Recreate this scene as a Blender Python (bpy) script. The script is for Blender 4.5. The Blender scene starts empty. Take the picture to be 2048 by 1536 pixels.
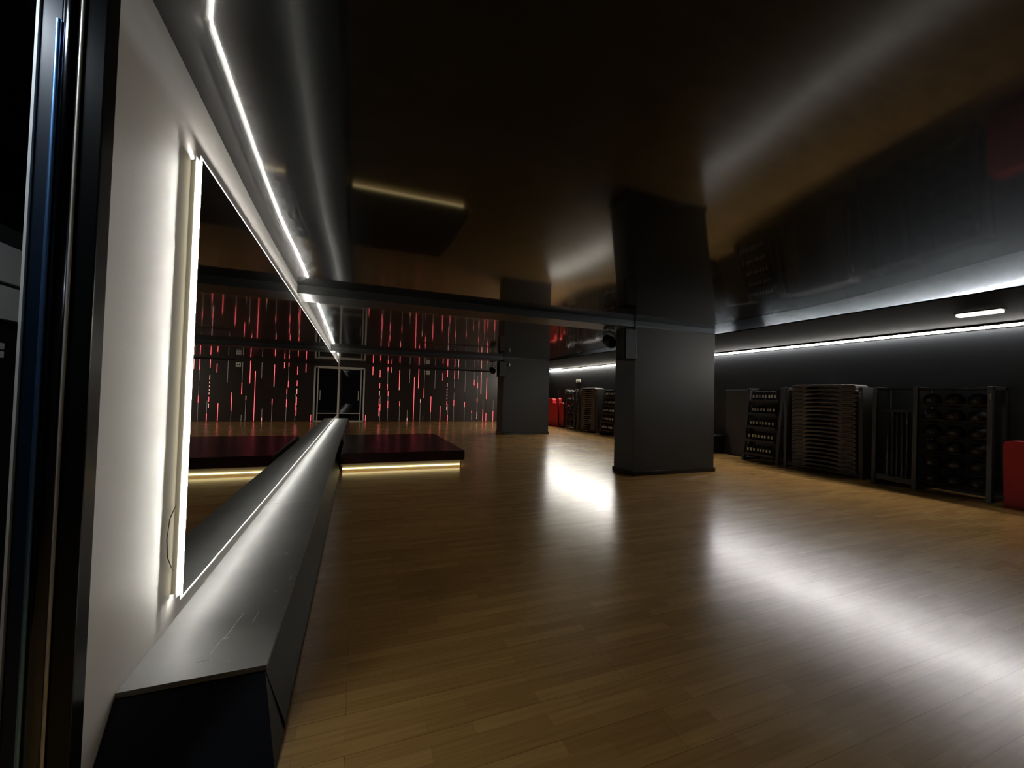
import bpy, bmesh, math, random
from mathutils import Vector, Matrix
random.seed(7)
S = bpy.context.scene
COL = S.collection

# ------------------------------------------------------------------ camera, world, exposure
FPX, YAW, PITCH, ROLL, EYE = 804.99, .366779, .0270484, .024670, 1.3
fwd = Vector((math.sin(YAW)*math.cos(PITCH), math.cos(YAW)*math.cos(PITCH), math.sin(PITCH)))
rgt = Vector((math.cos(YAW), -math.sin(YAW), 0)); upv = rgt.cross(fwd)
r2 = rgt*math.cos(ROLL) + upv*math.sin(ROLL); u2 = -rgt*math.sin(ROLL) + upv*math.cos(ROLL)
cd = bpy.data.cameras.new('camera'); cam = bpy.data.objects.new('camera', cd); COL.objects.link(cam)
cd.sensor_width = 36; cd.lens = FPX/2048*36; cd.clip_start = .02; cd.clip_end = 100
cam.matrix_world = Matrix(((r2.x, u2.x, -fwd.x, 0), (r2.y, u2.y, -fwd.y, 0), (r2.z, u2.z, -fwd.z, EYE), (0, 0, 0, 1)))
S.camera = cam
S.view_settings.view_transform = 'Standard'; S.view_settings.look = 'None'
S.view_settings.exposure = 0.0; S.view_settings.gamma = 1
S.view_settings.use_curve_mapping = False
S.cycles.use_denoising = True
S.cycles.max_bounces = 10; S.cycles.glossy_bounces = 8; S.cycles.diffuse_bounces = 5
S.cycles.sample_clamp_indirect = 6.0
wd = bpy.data.worlds.new('world'); S.world = wd; wd.use_nodes = True
wd.node_tree.nodes['Background'].inputs[0].default_value = (.6, .7, 1, 1)
wd.node_tree.nodes['Background'].inputs[1].default_value = 0.004

# strengths of the lamps and of the added rear fill (their builders are further down)
L_TAPE, L_LOW, L_BACK, L_WALL, L_COVE, L_STAGE, L_RED = 330.0, 200.0, 3.5, 118.0, 120.0, 3.4, 2.3

# ------------------------------------------------------------------ materials
def mat(name, col, rough=.5, metal=0., spec=.5, emit=None, es=0., ior=1.5, coat=0., noise=0., nscale=30., bump=0.):
    m = bpy.data.materials.new(name); m.use_nodes = True
    nt = m.node_tree; b = nt.nodes['Principled BSDF']
    b.inputs['Base Color'].default_value = (*col, 1)
    b.inputs['Roughness'].default_value = rough; b.inputs['Metallic'].default_value = metal
    b.inputs['Specular IOR Level'].default_value = spec; b.inputs['IOR'].default_value = ior
    if coat: b.inputs['Coat Weight'].default_value = coat; b.inputs['Coat Roughness'].default_value = .05
    if emit: b.inputs['Emission Color'].default_value = (*emit, 1); b.inputs['Emission Strength'].default_value = es
    if noise or bump:
        tc = nt.nodes.new('ShaderNodeTexCoord'); n = nt.nodes.new('ShaderNodeTexNoise')
        n.inputs['Scale'].default_value = nscale; n.inputs['Detail'].default_value = 5
        nt.links.new(tc.outputs['Object'], n.inputs['Vector'])
        if noise:
            r = nt.nodes.new('ShaderNodeMapRange'); r.inputs[1].default_value = .3; r.inputs[2].default_value = .7
            r.inputs[3].default_value = 1-noise; r.inputs[4].default_value = 1+noise
            mx = nt.nodes.new('ShaderNodeVectorMath'); mx.operation = 'SCALE'
            mx.inputs[0].default_value = col
            nt.links.new(n.outputs['Fac'], r.inputs[0]); nt.links.new(r.outputs[0], mx.inputs['Scale'])
            nt.links.new(mx.outputs[0], b.inputs['Base Color'])
        if bump:
            bp = nt.nodes.new('ShaderNodeBump'); bp.inputs['Strength'].default_value = bump; bp.inputs['Distance'].default_value = .002
            nt.links.new(n.outputs['Fac'], bp.inputs['Height']); nt.links.new(bp.outputs[0], b.inputs['Normal'])
    return m
def emat(name, col, s):
    m = bpy.data.materials.new(name); m.use_nodes = True; nt = m.node_tree
    nt.nodes.remove(nt.nodes['Principled BSDF']); e = nt.nodes.new('ShaderNodeEmission')
    e.inputs[0].default_value = (*col, 1); e.inputs[1].default_value = s
    nt.links.new(e.outputs[0], nt.nodes['Material Output'].inputs[0]); return m
M = {}
M['white'] = mat('white_paint', (.66, .63, .59), .6, noise=.04, nscale=3, bump=.05)
M['ceiling'] = mat('black_stretch_foil', (.004, .004, .004), .30, spec=.05, ior=1.5, coat=1.)
M['ceiling'].node_tree.nodes['Principled BSDF'].inputs['Coat Roughness'].default_value = .06
M['ceiling'].node_tree.nodes['Principled BSDF'].inputs['Coat IOR'].default_value = 1.54
M['beam'] = mat('charcoal_paint', (.026, .027, .026), .42, noise=.06, nscale=8)
M['beam_under'] = M['beam']
M['soffit'] = mat('black_gloss_panel', (.010, .0075, .005), .8, spec=.5, ior=1.1, noise=.1, nscale=4)
M['rwall'] = mat('black_wall_paint', (.0065, .009, .013), .55, noise=.1, nscale=5)
M['column'] = mat('charcoal_column_paint', (.018, .0172, .015), .55, noise=.07, nscale=6, bump=.05)
M['plinth'] = mat('black_gloss_plinth', (.008, .008, .009), .14)
M['bwall'] = mat('dark_brown_wall', (.03, .021, .017), .35, noise=.1, nscale=5)
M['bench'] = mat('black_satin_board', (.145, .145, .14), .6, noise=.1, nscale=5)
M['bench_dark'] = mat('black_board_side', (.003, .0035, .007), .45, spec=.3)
M['rubber'] = mat('black_rubber', (.005, .005, .005), .5, spec=.25)
M['mirror'] = mat('silvered_mirror', (.86, .88, .88), .0, metal=1.)
M['core'] = mat('pale_mirror_core', (.5, .49, .45), .5)
M['lip'] = mat('pale_aluminium', (.8, .8, .78), .4)
M['tape'] = emat('led_tape', (1., .97, .9), L_TAPE)
M['tapelow'] = emat('led_tape_lower', (1., .98, .92), L_LOW)
M['backglow'] = emat('rear_fill_glow', (1., .92, .7), L_BACK)  # added fill that lifts the shaded strip beside the mirror
M['wallled'] = emat('led_wall_tube', (1., .965, .90), L_WALL)
M['wallled_far'] = emat('led_wall_tube_far', (1., .94, .80), L_WALL*1.75)
M['plaster'] = mat('pale_glow_board', (.34, .35, .36), .7)  # pale board added so the cove glow shows in the glossy ceiling
M['cove'] = emat('led_cove_tape', (.88, .95, 1.), L_COVE)
M['stageled'] = emat('warm_led_tape', (1., .78, .36), L_STAGE)
M['stage'] = mat('black_vinyl_red_reflection', (.022, .006, .008), .26, noise=.1, nscale=9)  # red reflection of the light lines is mixed into the black base
M['stage_base'] = mat('pale_stage_plinth', (.5, .48, .42), .35)
M['red'] = emat('red_led', (1., .13, .15), L_RED)
M['redwhite'] = emat('pinkish_led', (1., .45, .38), L_RED*.7)
M['dimtube'] = emat('unlit_tube_glow', (.55, .42, .36), .45)  # unlit tubes: a faint glow replaces the light they reflect
M['gold'] = mat('brushed_gold_cap', (.7, .55, .25), .3, metal=1.)
M['alu'] = mat('light_aluminium', (.8, .75, .68), .4)
M['glass'] = mat('dark_door_glass', (.006, .006, .007), .02, ior=1.6)
M['blackmetal'] = mat('black_powder_coat', (.010, .010, .011), .45)
M['greymetal'] = mat('grey_powder_coat', (.042, .043, .043), .42)
M['chrome'] = mat('chrome', (.95, .93, .88), .3, metal=.35)
M['stepgrey'] = mat('grey_step_plastic', (.115, .108, .112), .45)
M['stepblack'] = mat('black_step_rubber', (.015, .015, .016), .5)
M['ball'] = mat('black_ball_rubber', (.010, .010, .010), .5, bump=.2, nscale=60)
M['redfoam'] = mat('red_foam', (.62, .025, .03), .5, noise=.06, nscale=10)
M['plastic'] = mat('white_plastic', (.8, .79, .75), .35, emit=None)
M['black'] = mat('black_plastic', (.004, .004, .004), .6, spec=.2)
M['blue'] = mat('blue_highlight', (.25, .5, .95), .35, metal=1.)  # blue highlight streak put into the metal's colour
M['label'] = mat('white_print', (.75, .75, .73), .5)
M['navy'] = mat('painted_blue_sheen', (.002, .011, .026), .35)  # blue sheen painted into the base colour of the black stile
M['jamb'] = mat('black_lacquer', (.005, .006, .006), .22)
M['bead'] = mat('pale_edge_highlight', (.85, .8, .7), .3, metal=.5)  # pale diffuse colour stands in for a bright edge highlight
M['tube'] = mat('black_chrome', (.10, .105, .12), .12, metal=1.)
M['cabinet'] = mat('pale_grey_laminate', (.75, .75, .72), .5)
M['emlens'] = emat('emergency_lens', (1., .93, .82), 2.2)
M['cable'] = mat('olive_cable', (.09, .075, .04), .5)

def floor_mat():
    m = bpy.data.materials.new('beech_strip_parquet'); m.use_nodes = True; nt = m.node_tree; N = nt.nodes; Lk = nt.links
    b = N['Principled BSDF']; tc = N.new('ShaderNodeTexCoord')
    def brick(w, h, off, c1, c2, mortar, mc):
        t = N.new('ShaderNodeTexBrick'); t.offset = off; t.offset_frequency = 2
        t.inputs['Scale'].default_value = 1; t.inputs['Brick Width'].default_value = w; t.inputs['Row Height'].default_value = h
        t.inputs['Mortar Size'].default_value = mortar; t.inputs['Mortar Smooth'].default_value = .3
        t.inputs['Color1'].default_value = c1; t.inputs['Color2'].default_value = c2; t.inputs['Mortar'].default_value = mc
        Lk.new(tc.outputs['Object'], t.inputs['Vector']); return t
    a = brick(.47, .0655, .37, (.56, .32, .105, 1), (.43, .235, .072, 1), .0006, (.27, .145, .048, 1))
    p = brick(2.1, .1965, .43, (1, 1, 1, 1), (.93, .93, .93, 1), .0012, (.55, .5, .45, 1))
    mp = N.new('ShaderNodeMapping'); mp.inputs['Scale'].default_value = (2, 40, 1); Lk.new(tc.outputs['Object'], mp.inputs['Vector'])
    g = N.new('ShaderNodeTexNoise'); g.inputs['Scale'].default_value = 1.5; g.inputs['Detail'].default_value = 6; Lk.new(mp.outputs[0], g.inputs['Vector'])
    gr = N.new('ShaderNodeMapRange'); gr.inputs[1].default_value = .3; gr.inputs[2].default_value = .7; gr.inputs[3].default_value = .86; gr.inputs[4].default_value = 1.1
    Lk.new(g.outputs['Fac'], gr.inputs[0])
    mx = N.new('ShaderNodeMix'); mx.data_type = 'RGBA'; mx.blend_type = 'MULTIPLY'; mx.inputs[0].default_value = 1
    Lk.new(a.outputs['Color'], mx.inputs[6]); Lk.new(p.outputs['Color'], mx.inputs[7])
    vm = N.new('ShaderNodeVectorMath'); vm.operation = 'SCALE'; Lk.new(mx.outputs[2], vm.inputs[0]); Lk.new(gr.outputs[0], vm.inputs['Scale'])
    Lk.new(vm.outputs[0], b.inputs['Base Color'])
    w = N.new('ShaderNodeTexNoise'); w.inputs['Scale'].default_value = 1.3; w.inputs['Detail'].default_value = 8; w.inputs['Roughness'].default_value = .65
    Lk.new(tc.outputs['Object'], w.inputs['Vector'])
    ad = N.new('ShaderNodeMath'); ad.operation = 'MULTIPLY_ADD'; ad.inputs[1].default_value = .08
    rr = N.new('ShaderNodeMapRange'); rr.inputs[1].default_value = .2; rr.inputs[2].default_value = .8; rr.inputs[3].default_value = .15; rr.inputs[4].default_value = .24
    Lk.new(w.outputs['Fac'], rr.inputs[0])
    bw = N.new('ShaderNodeRGBToBW'); Lk.new(a.outputs['Color'], bw.inputs[0])
    Lk.new(bw.outputs[0], ad.inputs[0]); Lk.new(rr.outputs[0], ad.inputs[2]); Lk.new(ad.outputs[0], b.inputs['Roughness'])
    b.inputs['IOR'].default_value = 1.5; b.inputs['Coat Weight'].default_value = .15; b.inputs['Coat Roughness'].default_value = .25
    bp = N.new('ShaderNodeBump'); bp.inputs['Strength'].default_value = .12; bp.inputs['Distance'].default_value = .001
    Lk.new(bw.outputs[0], bp.inputs['Height']); Lk.new(bp.outputs[0], b.inputs['Normal'])
    return m
M['floor'] = floor_mat()

# ------------------------------------------------------------------ mesh helpers
class MB:
    def __init__(s): s.bm = bmesh.new()
    def box(s, x0, x1, y0, y1, z0, z1, bev=0., mtx=None):
        r = bmesh.ops.create_cube(s.bm, size=1)['verts']
        for v in r:
            v.co = Vector(((x0+x1)/2+v.co.x*(x1-x0), (y0+y1)/2+v.co.y*(y1-y0), (z0+z1)/2+v.co.z*(z1-z0)))
        if bev:
            ed = {e for v in r for e in v.link_edges}
            o = bmesh.ops.bevel(s.bm, geom=list(ed), offset=bev, segments=2, affect='EDGES', profile=.5)
            r = list({v for f in o['faces'] for v in f.verts} | {v for v in r if v.is_valid})
        if mtx:
            for v in {v for v in r if v.is_valid}: v.co = mtx @ v.co
        return s
    def prism(s, pts, axis, a, b):
        """outline pts (2-D) swept along axis from a to b"""
        def P(p, t):
            return {'x': Vector((t, p[0], p[1])), 'y': Vector((p[0], t, p[1])), 'z': Vector((p[0], p[1], t))}[axis]
        A = [s.bm.verts.new(P(p, a)) for p in pts]; B = [s.bm.verts.new(P(p, b)) for p in pts]; n = len(pts)
        s.bm.faces.new(A); s.bm.faces.new(list(reversed(B)))
        for i in range(n): s.bm.faces.new((A[i], B[i], B[(i+1) % n], A[(i+1) % n]))
        return s
    def tube(s, pts, r, seg=10):
        pts = [Vector(p) for p in pts]; rings = []
        for i, p in enumerate(pts):
            d = (pts[min(i+1, len(pts)-1)]-pts[max(i-1, 0)]).normalized()
            t = Vector((0, 0, 1)) if abs(d.z) < .9 else Vector((1, 0, 0))
            a = d.cross(t).normalized(); b = d.cross(a)
            rr = r[i] if isinstance(r, (list, tuple)) else r
            rings.append([s.bm.verts.new(p+a*math.cos(2*math.pi*k/seg)*rr+b*math.sin(2*math.pi*k/seg)*rr) for k in range(seg)])
        for A, B in zip(rings, rings[1:]):
            for k in range(seg): s.bm.faces.new((A[k], A[(k+1) % seg], B[(k+1) % seg], B[k]))
        s.bm.faces.new(list(reversed(rings[0]))); s.bm.faces.new(rings[-1]); return s
    def sphere(s, c, r, u=20, v=12, sc=(1, 1, 1)):
        o = bmesh.ops.create_uvsphere(s.bm, u_segments=u, v_segments=v, radius=r)['verts']
        for q in o: q.co = Vector((q.co.x*sc[0]+c[0], q.co.y*sc[1]+c[1], q.co.z*sc[2]+c[2]))
        return s
    def build(s, name, m, parent=None, loc=None, smooth=False, bev=0.):
        bmesh.ops.recalc_face_normals(s.bm, faces=s.bm.faces)
        me = bpy.data.meshes.new(name); s.bm.to_mesh(me); s.bm.free(); me.materials.append(m)
        if smooth:
            for f in me.polygons: f.use_smooth = True
            me.set_sharp_from_angle(angle=math.radians(40))
        o = bpy.data.objects.new(name, me); COL.objects.link(o)
        if parent: o.parent = parent
        if loc: o.location = loc
        if bev:
            b = o.modifiers.new('bevel', 'BEVEL'); b.width = bev; b.segments = 2; b.limit_method = 'ANGLE'
        return o
def tag(o, label, cat, group=None, kind=None):
    o['label'] = label; o['category'] = cat
    if group: o['group'] = group
    if kind: o['kind'] = kind
    return o
def struct(o, label=None):
    o['kind'] = 'structure'
    if label: o['label'] = label
    return o
def empty(name, loc, label=None, cat=None, group=None):
    o = bpy.data.objects.new(name, None); COL.objects.link(o); o.location = loc; o.empty_display_size = .1
    if label: tag(o, label, cat, group)
    return o
def part_label(o, l): o['label'] = l; return o
def copy_tree(src, parent=None):
    c = src.copy(); COL.objects.link(c)
    if parent: c.parent = parent
    for ch in list(src.children): copy_tree(ch, c)
    return c
def ordw(n):
    return ['', 'first', 'second', 'third', 'fourth', 'fifth', 'sixth', 'seventh', 'eighth', 'ninth', 'tenth', 'eleventh', 'twelfth',
            'thirteenth', 'fourteenth', 'fifteenth', 'sixteenth', 'seventeenth', 'eighteenth', 'nineteenth', 'twentieth',
            'twenty-first', 'twenty-second', 'twenty-third', 'twenty-fourth', 'twenty-fifth', 'twenty-sixth', 'twenty-seventh',
            'twenty-eighth', 'twenty-ninth', 'thirtieth', 'thirty-first', 'thirty-second', 'thirty-third', 'thirty-fourth',
            'thirty-fifth', 'thirty-sixth'][n]

# ------------------------------------------------------------------ the room
XL, XR, YB, YF = -.73, 8.5, 18.4, -2.2
struct(MB().box(-2.6, 9, YF-.2, YB+.3, -.1, 0).build('floor', M['floor']), 'glossy beech strip parquet floor')
def sm(t): t = max(0, min(1, t)); return t*t*(3-2*t)
def zc(y):
    if y < 6: return 2.595+.125*(1-sm((y-.5)/3.6))
    return 2.60-.085*min(1, (y-6.0)/7.0) - .05*sm((y-13)/5)
def ceil_mesh():
    bm = bmesh.new(); xs = [-2.6, XL-.05, 0, 1.5, 3, 4.5, 6, 7.3, 8.7]; n = 150
    ys = [YF-.2+(YB+.3-YF+.2)*i/n for i in range(n+1)]
    g = [[bm.verts.new((x, y, zc(y))) for x in xs] for y in ys]
    top = [[bm.verts.new((x, y, 2.9)) for x in (xs[0], xs[-1])] for y in (ys[0], ys[-1])]
    for i in range(n):
        for j in range(len(xs)-1): bm.faces.new((g[i][j], g[i][j+1], g[i+1][j+1], g[i+1][j]))
    bm.faces.new((top[0][0], top[1][0], top[1][1], top[0][1]))
    for k, c in ((0, 0), (-1, 1)):
        bm.faces.new([r[c*(len(xs)-1)] for r in g] + [top[1][c], top[0][c]])
    bm.faces.new(g[0] + [top[0][1], top[0][0]]); bm.faces.new(g[-1] + [top[1][1], top[1][0]])
    me = bpy.data.meshes.new('ceiling'); bmesh.ops.recalc_face_normals(bm, faces=bm.faces); bm.to_mesh(me); bm.free()
    for f in me.polygons: f.use_smooth = True
    me.set_sharp_from_angle(angle=math.radians(30))
    me.materials.append(M['ceiling']); o = bpy.data.objects.new('ceiling', me); COL.objects.link(o); return o
struct(ceil_mesh(), 'glossy black stretch ceiling')
# left white wall with the mirror; it starts behind the black door frame
struct(MB().box(XL-.15, XL, 1.53, YB, 0, 2.75).build('wall_left', M['white']), 'white wall with the large mirror')
struct(MB().box(XR, XR+.2, YF-.2, YB+.2, 0, 2.75).build('wall_right', M['rwall']), 'black wall behind the equipment racks')
struct(MB().box(-2.7, XR, YB, YB+.2, 0, 2.75).build('wall_back', M['bwall']), 'dark end wall with vertical light lines')
struct(MB().box(-2.7, XR+.2, YF-.2, YF, 0, 2.75).build('wall_front', M['rwall']))
struct(MB().box(-2.6, -2.4, YF, YB, 0, 2.75).build('wall_entrance', M['rwall']))
# beams
struct(MB().box(XL, 6.10, 5.56, 6.08, 2.49, 2.72).build('trim_1', M['beam'], bev=.004), 'charcoal beam between the white wall and the near column')
struct(MB().box(XL, 6.10, 12.36, 12.85, 2.41, 2.66).build('trim_2', M['beam'], bev=.004), 'charcoal beam at the far column')
# lowered strip of ceiling over the racks
struct(MB().box(6.10, XR, YF, YB, 2.49, 2.505).build('trim_3', M['soffit']), 'lowered glossy black ceiling strip above the racks')
struct(MB().box(6.115, XR, YF, YB, 2.505, 2.51).build('trim_4', M['plaster']), 'pale top added to the lowered ceiling strip to show the cove glow')
# columns
struct(MB().box(4.32, 6.095, 5.54, 6.08, 0, 2.60).build('wall_column_near', M['column'], bev=.006), 'near charcoal column')
struct(MB().box(4.43, 6.095, 12.34, 12.9, 0, 2.53).build('wall_column_far', M['column'], bev=.006), 'far charcoal column')
def plinth(x0, x1, y0, y1, nm):
    m = MB(); t = .022
    m.box(x0-t, x1+t, y0-t, y0, 0, .075); m.box(x0-t, x1+t, y1, y1+t, 0, .075)
    m.box(x0-t, x0, y0, y1, 0, .075); m.box(x1, x1+t, y0, y1, 0, .075)
    struct(m.build(nm, M['plinth'], bev=.006))
plinth(4.32, 6.095, 5.54, 6.08, 'baseboard_near_column'); plinth(4.43, 6.095, 12.34, 12.9, 'baseboard_far_column')

# ------------------------------------------------------------------ lit mirror on the white wall
MY0, MY1, MZ0, MZ1 = 2.185, 16.45, .388, 2.325
mir = empty('wall_mirror', (XL, MY0, MZ0), 'long wall mirror with white glowing edges on the left wall', 'mirror')
def ml(mb, n, m, **k):
    o = mb.build(n, m, mir, **k); o.matrix_parent_inverse = Matrix.Translation((-XL, -MY0, -MZ0)); return o
ml(MB().box(-.731, -.6875, MY0+.004, MY1-.004, MZ0+.004, MZ1-.004), 'mirror_core', M['core'])
ml(MB().box(-.6875, -.685, MY0, MY1, MZ0, MZ1), 'mirror_glass', M['mirror'])
# every edge: a narrow bright tape that looks outward, with an aluminium lip behind it
TX0, TX1, LX0, LX1, LW = -.6915, -.6885, -.7005, -.6995, .030
for nm, tm, b_t, b_l in (
    ('left', 'tape', (TX0, TX1, MY0+.001, MY0+.003, MZ0, MZ1), (LX0, LX1, MY0-LW, MY0+.004, MZ0, MZ1)),
    ('top', 'tape', (TX0, TX1, MY0, MY1, MZ1-.003, MZ1-.001), (LX0, LX1, MY0+.02, MY1, MZ1-.004, MZ1+LW)),
    ('bottom', 'tapelow', (TX0, TX1, MY0, MY1, MZ0+.001, MZ0+.003), (LX0, LX1, MY0+.02, MY1, MZ0-LW, MZ0+.004))):
    ch = part_label(ml(MB().box(*b_l), 'edge_channel', M['lip']), '%s edge channel' % nm)
    o = MB().box(*b_t).build('led_strip', M[tm], ch); part_label(o, 'glowing %s edge strip' % nm)
part_label(ml(MB().box(-.711, -.702, MY0+.001, MY0+.003, MZ0, MZ1), 'rear_fill_strip', M['backglow']), 'added yellowish fill glow behind the left edge')
ml(MB().tube([(-.722, 2.175, .78), (-.722, 2.12, .74), (-.722, 2.10, .66), (-.722, 2.115, .58), (-.722, 2.16, .52), (-.722, 2.18, .50)], .0022, 6), 'cable', M['cable'], smooth=True)

# ------------------------------------------------------------------ long low ledge under the mirror
BY0, BY1, BZ, BX = 1.762, 16.5, .262, -.283
ben = empty('wall_ledge', (-.5, BY0, 0), 'long low black ledge running along the wall under the mirror', 'ledge')
def bl(mb, n, m, **k):
    o = mb.build(n, m, ben, **k); o.matrix_parent_inverse = Matrix.Translation((.5, -BY0, 0)); return o
bl(MB().box(XL+.001, BX-.01, BY0+.004, BY1, 0, BZ-.02), 'ledge_body', M['bench_dark'])
bl(MB().prism([(BX-.01, 0), (-.215, 0), (-.215, .03), (BX-.004, BZ-.022), (BX-.01, BZ-.022)], 'y', BY0+.004, BY1), 'side_skirting', M['rubber'], bev=.003)
def end_skirt():
    m = MB(); P = [(XL+.001, BY0-.19, 0), (-.215, BY0-.19, 0), (BX-.004, BY0-.002, BZ-.022), (XL+.001, BY0-.002, BZ-.022), (-.215, BY0+.003, 0), (XL+.001, BY0+.003, 0)]
    v = [m.bm.verts.new(p) for p in P]
    for f in ((0, 1, 2, 3), (1, 4, 2), (0, 3, 5), (4, 5, 3, 2), (0, 5, 4, 1)): m.bm.faces.new([v[i] for i in f])
    return m
bl(end_skirt(), 'end_skirting', M['bench_dark'])
cuts = [BY0, 4.2, 6.65, 9.1, 11.55, 14.0, BY1]
for a, b in zip(cuts, cuts[1:]):
    bl(MB().box(XL+.001, BX, a+.0012, b-.0012, BZ-.02, BZ), 'top_board', M['bench'], bev=.0015)
for P in ([(-.50, 1.90), (-.49, 1.98), (-.475, 2.03), (-.468, 2.10), (-.455, 2.19)], [(-.487, 2.00), (-.462, 2.005)], [(-.53, 1.86), (-.49, 1.868), (-.482, 1.855)],
          [(-.40, 2.10), (-.392, 2.19)], [(-.425, 1.83), (-.418, 1.835)], [(-.36, 2.38), (-.352, 2.39)], [(-.40, 2.9), (-.37, 2.92)], [(-.31, 2.5), (-.308, 2.56)]):
    part_label(bl(MB().tube([(x, y, BZ) for x, y in P], .0008, 5), 'scratch_mark', M['label']), 'pale scratch in the black top')

# ------------------------------------------------------------------ black door frame beside the camera and the niche behind it
jm = empty('door_1', (-.78, 1.45, 0)); struct(jm, 'black glossy door frame at the left edge')
def jl(mb, n, m, **k):
    o = mb.build(n, m, jm, **k); o.matrix_parent_inverse = Matrix.Translation((.78, -1.45, 0)); return o
jl(MB().box(-.748, -.698, 1.47, 1.53, 0, 2.66), 'casing', M['jamb'], bev=.004)
jl(MB().tube([(-.7505, 1.466, 0), (-.7505, 1.466, 2.6)], .0042, 12), 'edge_highlight_bead', M['bead'], smooth=True)  # bead draws the pale highlight line along the frame edge
jl(MB().tube([(-.772, 1.475, 0), (-.772, 1.475, 2.62)], .021, 28), 'round_post', M['tube'], smooth=True)
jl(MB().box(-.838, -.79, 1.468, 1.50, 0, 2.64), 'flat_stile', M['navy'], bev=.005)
jl(MB().tube([(-.797, 1.462, 0), (-.797, 1.462, 2.3)], .006, 12), 'blue_highlight_bead', M['blue'], smooth=True)  # bead added to draw the blue highlight streak
jl(MB().box(-.844, -.838, 1.462, 1.50, 0, 2.6), 'edge_trim', M['cabinet'])
# cupboards seen past the frame
cb = empty('wall_cabinet', (-1.8, 2.6, 1.6), 'pale grey wall cabinet glimpsed past the door frame', 'cabinet')
def cl(mb, n, m, **k):
    o = mb.build(n, m, cb, **k); o.matrix_parent_inverse = Matrix.Translation((1.8, -2.6, -1.6)); return o
cl(MB().box(-2.0, -1.62, 1.5, 3.6, 1.60, 2.06), 'cabinet_body', M['greymetal'])
for z0, z1 in ((1.605, 1.765), (1.785, 1.965)): cl(MB().box(-1.62, -1.60, 1.5, 3.6, z0, z1, .002), 'flap_door', M['cabinet'])
pn = empty('socket_panel', (-1.62, 2.6, .9), 'black wall panel with white sockets below the grey cabinet', 'panel')
o = MB().box(-1.66, -1.62, 1.5, 3.6, 0, 1.598).build('panel_board', M['blackmetal'], pn); o.matrix_parent_inverse = Matrix.Translation((1.62, -2.6, -.9))
for y, z in ((2.69, 1.475), (2.69, 1.435), (2.63, 1.335), (2.63, 1.295)):
    o = MB().box(-1.62, -1.612, y-.03, y+.03, z-.016, z+.016, .003).build('socket', M['plastic'], pn); o.matrix_parent_inverse = Matrix.Translation((1.62, -2.6, -.9))
cp = empty('added_fill_lamp', (-1.15, 1.15, 2.55), 'added unseen cool lamp in the entrance left of the door frame', 'lamp')  # unseen lamp added to brighten the door frame and cabinet
o = MB().box(-.1, .1, -.1, .1, 0, .05, .004).build('lamp_housing', M['greymetal'], cp)
o = MB().box(-.08, .08, -.08, .08, -.006, 0).build('lamp_lens', emat('fill_lamp_lens', (.8, .9, 1.), 110), cp)

# ------------------------------------------------------------------ stage
SX0, SX1, SY0, SY1 = -.21, 1.82, 7.0, 10.0
st = empty('stage_platform', (.8, 7, 0), 'low black stage platform with painted red reflection, glowing underneath beside the ledge', 'stage')
def sl(mb, n, m, **k):
    o = mb.build(n, m, st, **k); o.matrix_parent_inverse = Matrix.Translation((-.8, -7, 0)); return o
sl(MB().box(SX0, SX1, SY0, SY1, .128, .292), 'platform_deck', M['stage'], bev=.004)
sl(MB().box(SX0, SX1-.06, SY0+.07, SY1-.05, 0, .128), 'recessed_plinth', M['stage_base'])
part_label(sl(MB().box(SX0+.03, SX1-.07, SY0+.05, SY0+.07, .035, .052), 'led_strip', M['stageled']), 'warm front led strip')
part_label(sl(MB().box(SX1-.06, SX1-.045, SY0+.07, SY0+1.2, .035, .052), 'led_strip', M['stageled']), 'warm side led strip')
sl(MB().box(SX1-.075, SX1-.045, SY0+.035, SY0+.05, .0, .127), 'corner_foot', M['alu'])
sl(MB().box(SX0-.0, SX0+.03, SY0+.02, SY0+.05, .0, .1, .004), 'end_cap', M['gold'])

# ------------------------------------------------------------------ light of the right wall
for y0, y1, lb in ((2.25, 9.4, 'long white tube light on the black wall above the near racks'), (11.75, 17.2, 'white tube light on the black wall above the far racks')):
    e = empty('tube_light', (XR-.001, y0, 2.455), lb, 'light', 'white tube lights along the black wall')
    o = MB().box(-.03, 0, 0, y1-y0, -.03, .013).build('light_channel', M['blackmetal'], e)
    MB().box(-.085, 0, 0, y1-y0, .013, .019).box(-.087, -.083, 0, y1-y0, .002, .019).build('added_light_hood', M['blackmetal'], e)  # hood added to keep the tube's light off the lowered ceiling
    o = MB().box(-.048, -.03, .01, y1-y0-.01, -.026, .012).build('tube_diffuser', M['wallled' if y0 < 5 else 'wallled_far'], e)
for y0, y1, lb in ((YF+.3, 5.5, 'hidden strip light washing the ceiling edge right of the near column'), (6.2, 12.2, 'hidden strip light washing the ceiling edge between the two columns')):
    e = empty('cove_light', (7.34, y0, 2.51), lb, 'light', 'strip lights on the lowered ceiling edge')
    MB().box(0, .022, 0, y1-y0, .001, .022).build('light_channel', M['blackmetal'], e)
    MB().box(-.003, 0, 0, y1-y0, .005, .020).build('led_strip', M['cove'], e)
em = empty('emergency_light', (7.22, 2.58, 2.49), 'slim lit emergency light on the lowered ceiling', 'light')
MB().box(-.06, .06, -.21, .21, -.012, -.001, .003).build('light_housing', M['blackmetal'], em)
MB().box(-.05, .05, -.195, .195, -.05, -.012, .006).build('light_lens', M['emlens'], em)

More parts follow.
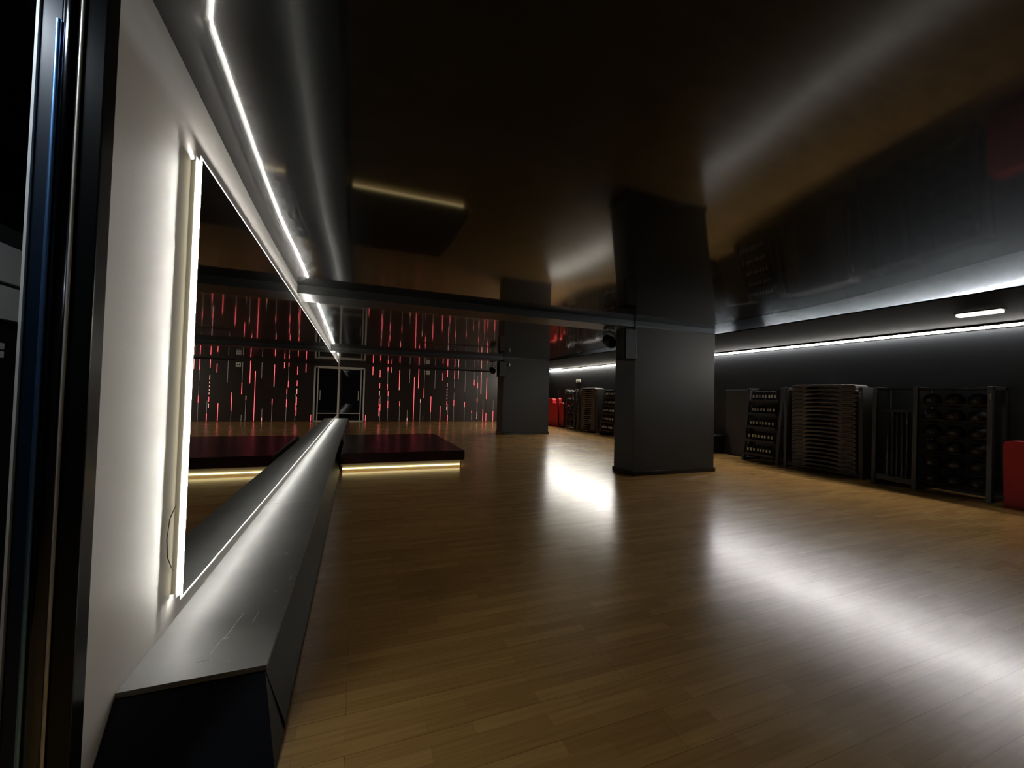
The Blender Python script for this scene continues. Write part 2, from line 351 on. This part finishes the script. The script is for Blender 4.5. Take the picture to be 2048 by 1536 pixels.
# ------------------------------------------------------------------ end wall: door, light lines, socket
dr = empty('door_2', (-.2, YB, 0)); struct(dr, 'dark glass door with pale aluminium frame in the end wall')
def dl(mb, n, m, **k):
    o = mb.build(n, m, dr, **k); o.matrix_parent_inverse = Matrix.Translation((.2, -YB, 0)); return o
fr = MB(); fr.box(.24, .30, YB-.06, YB, 0, 2.30, .004); fr.box(-.73, .30, YB-.06, YB, 2.245, 2.30, .004); fr.box(-.73, .30, YB-.06, YB, 0, .05, .003)
dl(fr, 'outer_frame', M['alu'])
lf = MB(); lf.box(.125, .165, YB-.05, YB-.01, .05, 2.245, .003); lf.box(-.73, -.69, YB-.05, YB-.01, .05, 2.245, .003); lf.box(-.69, .165, YB-.045, YB-.015, .33, .36, .003)
lf.box(-.69, .165, YB-.05, YB-.01, 2.205, 2.245, .003)
dl(lf, 'leaf_frame', M['alu'])
dl(MB().box(-.69, .24, YB-.035, YB-.02, .05, 2.21), 'door_glass', M['glass'])
dl(MB().tube([(.05, YB-.09, .9), (.05, YB-.09, 1.3)], .012, 10), 'pull_handle', M['alu'])

LINES = [  # (x on the end wall, [(bottom, top, red / pale / unlit with painted glow), ...])
    (0.37, [(0.02, 0.28, 'r')]),
    (0.61, [(2.01, 2.37, 'r')]),
    (0.91, [(1.91, 2.24, 'r'), (1.45, 1.67, 'r'), (1.11, 1.34, 'w'), (0.67, 1.0, 'r'), (0.24, 0.59, 'r')]),
    (0.95, [(0.76, 1.11, 'g'), (0.46, 0.76, 'r'), (0.02, 0.46, 'g')]),
    (1.23, [(2.21, 2.38, 'r'), (1.64, 2.21, 'g'), (1.38, 1.64, 'r')]),
    (1.27, [(1.12, 1.33, 'r'), (0.9, 1.12, 'g'), (0.59, 0.9, 'r'), (0.02, 0.59, 'g')]),
    (1.39, [(2.15, 2.39, 'r')]),
    (1.73, [(1.52, 2.27, 'r'), (1.39, 1.52, 'w')]),
    (1.77, [(0.68, 0.9, 'r'), (0.02, 0.68, 'g')]),
    (2.11, [(0.16, 0.51, 'g'), (0.02, 0.16, 'w')]),
    (2.17, [(1.71, 2.34, 'g')]),
    (2.38, [(0.02, 1.99, 'r')]),
    (2.56, [(1.5, 2.38, 'r')]),
    (2.67, [(0.85, 1.01, 'w'), (0.02, 0.85, 'g')]),
    (2.80, [(0.02, 0.27, 'g')]),
    (2.82, [(1.51, 2.32, 'g'), (1.06, 1.51, 'r')]),
    (3.14, [(0.43, 1.13, 'r'), (0.02, 0.43, 'g')]),
    (3.30, [(1.5, 2.34, 'g')]),
    (3.57, [(0.02, 0.71, 'r')]),
    (3.65, [(1.88, 2.22, 'r')]),
    (3.87, [(2.05, 2.37, 'r'), (1.59, 1.77, 'w'), (1.45, 1.52, 'w'), (1.31, 1.38, 'w'), (1.17, 1.24, 'w'), (1.03, 1.1, 'w'), (0.76, 0.94, 'r'), (0.53, 0.69, 'w')]),
    (3.92, [(0.3, 0.8, 'g'), (0.02, 0.3, 'r')]),
    (4.20, [(1.97, 2.38, 'r'), (1.55, 1.97, 'g'), (0.99, 1.34, 'g'), (0.72, 0.99, 'r'), (0.02, 0.72, 'g')]),
    (4.38, [(1.97, 2.39, 'w')]),
    (4.71, [(1.4, 2.36, 'g'), (0.68, 0.91, 'r'), (0.02, 0.68, 'g')]),
    (5.06, [(0.4, 0.52, 'r'), (0.07, 0.4, 'g')]),
    (5.15, [(1.96, 2.36, 'g'), (1.7, 1.96, 'r')]),
    (5.32, [(1.82, 2.17, 'g'), (1.58, 1.82, 'r'), (1.11, 1.58, 'g'), (0.92, 1.11, 'r'), (0.45, 0.92, 'g'), (0.12, 0.45, 'w')]),
    (5.49, [(1.82, 2.4, 'w'), (1.59, 1.82, 'r'), (1.3, 1.59, 'w')]),
    (5.61, [(0.59, 1.0, 'g'), (0.02, 0.59, 'r')]),
    (5.77, [(2.07, 2.41, 'g'), (1.79, 2.07, 'r'), (1.5, 1.79, 'w'), (1.07, 1.5, 'r'), (0.02, 0.4, 'r')]),
    (6.12, [(0.5, 1.0, 'g'), (0.02, 0.5, 'r')]),
    (6.23, [(2.48, 2.72, 'r'), (1.49, 2.09, 'g')]),
]

LINES = [l for l in LINES if l[0] < 6.2]
for n, (x, segs) in enumerate(LINES, 1):
    z0 = min(a for a, b, k in segs); z1 = min(max(b for a, b, k in segs), 2.43)
    r = any(k == 'r' for a, b, k in segs)
    e = empty('light_line', (x, YB, z0), '%s %s light line on the end wall, %s from the glass door' % (
        'tall' if z1-z0 > 1.2 else 'short', 'red' if r else 'faint pale', ordw(n)),
        'light', 'upright light lines on the end wall')
    MB().box(-.007, .007, -.006, 0, 0, z1-z0).build('line_backing', M['blackmetal'], e)
    for a, b, k in segs:
        b = min(b, 2.43)
        w = .0072 if k == 'r' else (.006 if k == 'w' else .004)
        MB().box(-w, w, -.016, -.006, a-z0, b-z0).build('line_segment', {'r': M['red'], 'w': M['redwhite'], 'g': M['dimtube']}[k], e)
sk = empty('wall_socket', (2.96, YB, 2.21), 'small white double socket plate high on the end wall among the red lines', 'socket')
MB().box(-.085, .085, -.02, 0, -.085, .085, .008).build('socket_plate', M['plastic'], sk)
for x in (-.032, .032): MB().tube([(x, -.024, 0), (x, -.018, 0)], .022, 12).build('socket_hole', M['black'], sk)
sw = empty('wall_switch', (XR, 14.5, 1.93), 'small white switch plate on the black wall above the far racks', 'switch')
MB().box(-.02, 0, -.17, .17, -.055, .055, .008).build('switch_plate', M['plastic'], sw)
MB().box(-.026, -.02, -.06, .06, -.03, .03, .004).build('switch_rocker', M['cabinet'], sw)

# ------------------------------------------------------------------ loudspeakers and lighting bar at the columns
def speaker(x, y, z, lb):
    e = empty('wall_speaker', (x, y, z), lb, 'speaker')
    MB().box(-.12, .12, -.13, .10, -.25, .25, .012).build('speaker_cabinet', M['black'], e)
    MB().box(-.105, .105, -.138, -.13, -.235, .235, .003).build('speaker_grille', M['blackmetal'], e)
    MB().tube([(0, .09, .05), (.0, .16, .05), (.12, .16, .05)], .012, 8).build('speaker_bracket', M['greymetal'], e, smooth=True)
    return e
speaker(4.06, 5.44, 2.16, 'black loudspeaker hung on the left edge of the near column')
speaker(4.31, 12.22, 2.12, 'black loudspeaker hung on the left edge of the far column')
def spot(x, y, z, lb, top):
    e = empty('stage_spotlight', (x, y, z), lb, 'spotlight')
    MB().box(-.07, .07, -.07, .07, top-.05-z, top-z, .006).build('mount_plate', M['blackmetal'], e)
    MB().tube([(0, 0, top-.04-z), (0, 0, .14)], .012, 8).build('drop_rod', M['greymetal'], e, smooth=True)
    y_ = MB(); y_.tube([(-.11, 0, -.02), (-.11, 0, .12), (0, 0, .15), (.11, 0, .12), (.11, 0, -.02)], .011, 8)
    y_.build('yoke', M['blackmetal'], e, smooth=True)
    MB().tube([(0, .10, .03), (0, .08, .03), (0, -.08, -.05), (0, -.11, -.06)], [.05, .085, .095, .08], 20).build('lamp_head', M['black'], e, smooth=True)
    MB().tube([(0, -.112, -.06), (0, -.118, -.062)], .07, 20).build('lens', M['glass'], e, smooth=True)
spot(3.95, 5.75, 2.26, 'black spotlight under the beam just left of the near column', 2.49)
spot(4.12, 12.55, 2.10, 'black spotlight under the far beam left of the far column', 2.41)
e = empty('lighting_bar', (1.8, 13.2, 2.09), 'thin black lighting bar hanging across in front of the end wall', 'bar')
MB().tube([(0, 0, 0), (2.55, 0, 0)], .024, 12).build('bar_pipe', M['blackmetal'], e, smooth=True)
for x in (.1, 1.3, 2.45): MB().tube([(x, 0, .02), (x, 0, zc(13.2)-2.09)], .007, 6).build('drop_rod', M['blackmetal'], e)
e = empty('wall_clip', (4.62, 12.32, 2.28), 'small white lamp clip on the far column beside the loudspeaker', 'clip')
MB().box(-.02, .02, -.03, .018, -.05, .05, .005).build('clip_body', M['plastic'], e)

# ------------------------------------------------------------------ racks on the right
def side_frame(m, y, h, depth, w=.05, lean=.0):
    """one end frame of a rack: sloping front post, back post and a foot"""
    a = w/2
    m.prism([(-depth-.02, 0), (-depth+.05, 0), (-depth+.05+lean, h), (-depth+lean, h)], 'y', y-a, y+a)
    m.box(-.06, -.01, y-a, y+a, 0, h); m.box(-depth, -.01, y-a, y+a, .0, .06)
    m.box(-depth+lean, -.01, y-a, y+a, h-.05, h)
def brand(e, y, z, x=-.45):
    m = MB()
    for i in range(6):
        zz = z-i*.021
        m.box(x-.003, x, y-.012, y+.012, zz, zz+.004); m.box(x-.003, x, y-.012+(i % 2)*.018, y-.006+(i % 2)*.018, zz-.012, zz)
    return part_label(m.build('printed_mark', M['label'], e), 'small white upright print')

# dumbbells
def make_dumbbell():
    e = empty('dumbbell', (0, 0, 0))
    for z in (.032, .152):
        MB().tube([(0, 0, z-.032), (0, 0, z-.026), (0, 0, z+.026), (0, 0, z+.032)], [.022, .029, .029, .022], 10).build('dumbbell_head', M['black'], e, smooth=True)
    MB().tube([(0, 0, .06), (0, 0, .125)], .0145, 10).build('dumbbell_handle', M['chrome'], e, smooth=True)
    return e
db0 = make_dumbbell(); db_used = [False]
def place_db(loc, lb, grp, s):
    if not db_used[0]: e = db0; db_used[0] = True
    else: e = copy_tree(db0)
    e.location = loc; e.scale = (s, s, s); tag(e, lb, 'dumbbell', grp)
TIER = ['', 'topmost', 'second', 'middle', 'fourth', 'lowest']
def dumbbell_rack(ya, yb, where, n, nick):
    h = 1.58; e = empty('dumbbell_rack', (XR, ya, 0), 'black five-tier dumbbell rack %s' % where, 'rack')
    W = yb-ya
    for y in (.03, W-.03):
        m = MB(); side_frame(m, y, h, .50, .06, .17); m.build('side_frame', M['greymetal'], e, bev=.005)
    rr = random.Random(int(ya*10))
    for t in range(5):
        z = 1.30-t*.285; x = -.36-.035*t
        m = MB(); m.box(x-.07, -.05, .06, W-.06, z-.02, z); m.box(x-.075, x-.068, .06, W-.06, z-.02, z+.03)
        m.build('shelf', M['blackmetal'], e, bev=.002)
        for k in range(n):
            yy = ya+.13+(W-.26)*(k+.5)/n+rr.uniform(-.002, .002)
            s = (1.08 if n == 8 else 1.25)+rr.uniform(-.04, .03)
            place_db((XR+x+rr.uniform(-.015, .015), yy, z+.0005), 'chrome-handled dumbbell on %s tier of the %s dumbbell rack, %s from its right end' % (TIER[t+1], nick, ordw(k+1)), 'dumbbells on the %s rack' % nick, s)
    m = MB(); m.box(-.12, -.10, .06, W-.06, .1, 1.55); m.build('back_panel', M['blackmetal'], e)
dumbbell_rack(5.70, 6.52, 'right of the near column', 8, 'near')
dumbbell_rack(11.25, 12.13, 'seen between the two columns', 7, 'far')

# aerobic steps
def make_step():
    e = empty('aerobic_step', (0, 0, 0)); L, D, H = .90, .36, .072
    pts = [(-L/2, 0), (-L/2, .05), (-L/2+.03, H-.006), (-L/2+.06, H), (L/2-.06, H), (L/2-.03, H-.006), (L/2, .05), (L/2, 0), (L/2-.20, 0)]
    for i in range(9):
        a = math.pi*i/8; pts.append((math.cos(a)*(L/2-.22), .012+math.sin(a)*.032))
    pts.append((-L/2+.20, 0))
    MB().prism(pts, 'x', -D/2, D/2).build('step_body', M['stepgrey'], e, bev=.006)
    MB().box(-D/2+.02, D/2-.02, -L/2+.05, L/2-.05, H, H+.004, .0015).build('grip_mat', M['stepblack'], e)
    for y in (-L/2+.10, L/2-.10):
        MB().box(-D/2-.004, -D/2+.004, y-.07, y+.07, .014, .036, .002).build('end_block', M['stepblack'], e)
    return e
st0 = make_step(); st_used = [False]
def step_rack(ya, yb, where, n, nick):
    W = yb-ya; h = 1.58; e = empty('step_rack', (XR, ya, 0), 'black rack holding a tall stack of aerobic steps %s' % where, 'rack')
    for k, y in enumerate((.03, W-.03)):
        m = MB()
        if k == 1: side_frame(m, y, h, .47, .055)
        else: m.box(-.44, -.01, 0, .06, 0, h)
        m.build('side_frame', M['greymetal'], e, bev=.005)
    m = MB(); m.box(-.47, -.42, .06, W-.06, .05, .085); m.box(-.08, -.03, .06, W-.06, .05, .085); m.build('base_rail', M['greymetal'], e, bev=.003)
    brand(e, .03, 1.50, -.44)
    sc = (W-.24)/.9; p = .0775
    for i in range(n):
        if not st_used[0]: s = st0; st_used[0] = True
        else: s = copy_tree(st0)
        s.location = (XR-.27, ya+.10+(W-.24)/2, .086+i*p); s.scale = (1, sc, 1)
        nth = n-i
        tag(s, 'dark grey aerobic step, %s in the %s stack on the right wall' % ('topmost' if nth == 1 else ('lowest' if i == 0 else ordw(nth)+' from the top'), nick), 'step', 'aerobic steps in the %s stack' % nick)
step_rack(4.27, 5.60, 'right of the near dumbbell rack', 20, 'near')
step_rack(12.42, 13.66, 'between the two columns', 20, 'far')

# combined bar and ball racks
def bar_ball_rack(ya, yb, where, nb, rows, cols, ysplit):
    W = yb-ya; h = 1.58; e = empty('ball_rack', (XR, ya, 0), 'black rack with weighted balls and upright bars %s' % where, 'rack')
    for y in (.03, ysplit-ya, W-.03):
        m = MB(); side_frame(m, y, h, .47, .055, .05); m.build('side_frame', M['greymetal'], e, bev=.005)
    m = MB(); m.box(-.47, -.05, ysplit-ya+.03, W-.06, .07, .15); m.build('bar_tray', M['greymetal'], e, bev=.003)
    MB().box(-.36, -.32, ysplit-ya+.03, W-.06, 1.18, 1.22).build('bar_rest', M['blackmetal'], e)
    MB().box(-.40, -.05, .06, W-.06, 1.54, 1.57).build('top_rail', M['blackmetal'], e)
    brand(e, .03, 1.46, -.425)
    B = (ysplit-.03)-(ya+.06)
    for i in range(nb):
        y = ysplit+.10+(yb-ysplit-.24)*(i+.3)/nb
        b = empty('weighted_bar', (XR-.30, y, .151), 'black padded bar standing in the near ball rack, %s from its right end' % ordw(i+1), 'bar', 'padded bars in the rack %s' % where)
        tx = .03+random.uniform(0, .008)
        MB().tube([(-.1, 0, 0), (-.045, tx*.5, .55), (0, tx, 1.02)], .026, 10).build('bar_sleeve', M['blackmetal'], b, smooth=True)
        MB().tube([(.0, tx, 1.02), (.004, tx*1.05, 1.07)], .021, 10).build('bar_end', M['greymetal'], b, smooth=True)
    for r in range(rows):
        z = .16+r*1.18/(rows-1) if rows > 1 else .2
        m = MB()
        for xx in (-.40, -.20): m.tube([(xx, .06, z-.02), (xx, ysplit-ya-.03, z-.02)], .010, 8)
        m.build('ball_rail', M['blackmetal'], e, smooth=True)
        for c in range(cols):
            rad = .105 if cols > 1 else .13
            y = ya+.06+B*(c+.5)/cols
            b = empty('medicine_ball', (XR-.30, y, z-.02), 'black ball in the near rack, %s row from top, %s column from right' % (ordw(rows-r), ordw(c+1)), 'ball', 'weighted balls in the rack %s' % where)
            zz = math.sqrt((rad+.010)**2-.10**2) if rad > .1 else .03
            MB().sphere((0, 0, zz), rad, 24, 14).build('ball_shell', M['ball'], b, smooth=True)
            MB().tube([(-rad-.001, 0, zz), (-rad+.006, 0, zz)], .022, 14).build('ball_valve', M['greymetal'], b)
bar_ball_rack(2.76, 4.13, 'at the right beside the red mats', 5, 6, 3, 3.58)
def far_rack():
    ya = 13.72; e = empty('ball_rack', (XR, ya, 0), 'black rack with bars and balls between the far column and the red mats', 'rack')
    for y in (.03, .25, 1.15):
        m = MB(); side_frame(m, y, 1.58, .46, .06, .05); m.build('side_frame', M['greymetal'], e, bev=.005)
    for i in range(3):
        b = empty('weighted_bar', (XR-.30, ya+.09+i*.045, .0), 'black exercise bar standing in the far rack, %s from its right end' % ordw(i+1), 'bar', 'exercise bars in the far rack')
        MB().tube([(-.1, 0, 0), (0, 0, 1.2)], .016, 8).build('bar_sleeve', M['blackmetal'], b, smooth=True)
    for r in range(5):
        z = .17+r*.31
        m = MB()
        for xx in (-.40, -.20): m.tube([(xx, .28, z-.02), (xx, 1.12, z-.02)], .010, 8)
        m.build('ball_rail', M['blackmetal'], e, smooth=True)
        for c in range(3):
            b = empty('medicine_ball', (XR-.30, ya+.42+.28*c, z-.02), 'black ball in the far rack, %s row from top, %s column from right' % (ordw(5-r), ordw(c+1)), 'ball', 'weighted balls in the far rack')
            MB().sphere((0, 0, .058), .105, 20, 12).build('ball_shell', M['ball'], b, smooth=True)
            MB().tube([(-.106, 0, .058), (-.099, 0, .058)], .022, 12).build('ball_valve', M['greymetal'], b)
far_rack()

# red mats standing on edge
def mat_mesh(w, h, t, name, e=None):
    c = .07; pts = [(0, 0), (w, 0), (w, h-c)]
    for i in range(1, 6): a = math.pi/2*i/5; pts.append((w-c+math.cos(a)*c, h-c+math.sin(a)*c))
    for i in range(0, 6): a = math.pi/2+math.pi/2*i/5; pts.append((c+math.cos(a)*c, h-c+math.sin(a)*c))
    return MB().prism(pts, 'x', 0, t)
for i, (w, h) in enumerate(((1.0, .86), (1.0, .85), (.98, .86), (1.0, .84))):
    o = mat_mesh(w, h, .055, '').build('foam_mat', M['redfoam'], None, (XR-.48+.075*i, 2.66-w, 0), bev=.008)
    tag(o, 'red foam mat on edge at the right margin, %s' % ['foremost of four', 'second from the front', 'third from the front', 'rearmost, against the wall'][i], 'mat', 'red foam mats at the right margin')
for i, (y, w, h, xx) in enumerate(((15.95, .50, 1.18, .42), (15.62, .30, 1.0, .44), (15.36, .22, 1.22, .46), (14.95, .34, 1.02, .44))):
    o = mat_mesh(w, h, .16, '').build('foam_mat', M['redfoam'], None, (XR-xx, y, 0), bev=.01)
    tag(o, ['tall wide red foam block just right of the far column', 'lower red foam block between two taller ones by the far column', 'tallest narrow red foam block beside the black strap by the far column',
            'red foam block between the black strap and the far ball rack'][i], 'foam block', 'red foam blocks by the far column')
o = MB().tube([(XR-.47, 15.34, 1.55), (XR-.48, 15.33, 1.2), (XR-.49, 15.30, .6), (XR-.49, 15.24, .12), (XR-.50, 15.05, .03), (XR-.50, 14.9, .025)], .024, 10).build('hanging_strap', M['black'], smooth=True)
tag(o, 'thick black strap hanging in a curve in front of the red foam blocks', 'strap')
MBX = MB().box(-.05, .0, -.02, .02, -.04, .04, .004).build('strap_hook', M['alu'], None, (XR-.002, 15.34, 1.52))
tag(MBX, 'small pale wall hook above the black strap', 'hook')
MBY = None
# things left of the near dumbbell rack
o = MB().box(-.10, 0, -.32, .32, 0, 1.55, .006).build('wall_panel', M['greymetal'], None, (XR, 6.98, 0)); tag(o, 'plain dark grey panel leaning beside the near dumbbell rack', 'panel')
e = empty('storage_box', (8.2, 7.62, 0), 'low black box on the floor right behind the near column', 'box')
MB().box(-.2, .2, -.26, .26, 0, .40, .012).build('box_body', M['black'], e); MB().box(-.21, .21, -.27, .27, .40, .44, .008).build('box_lid', M['blackmetal'], e)
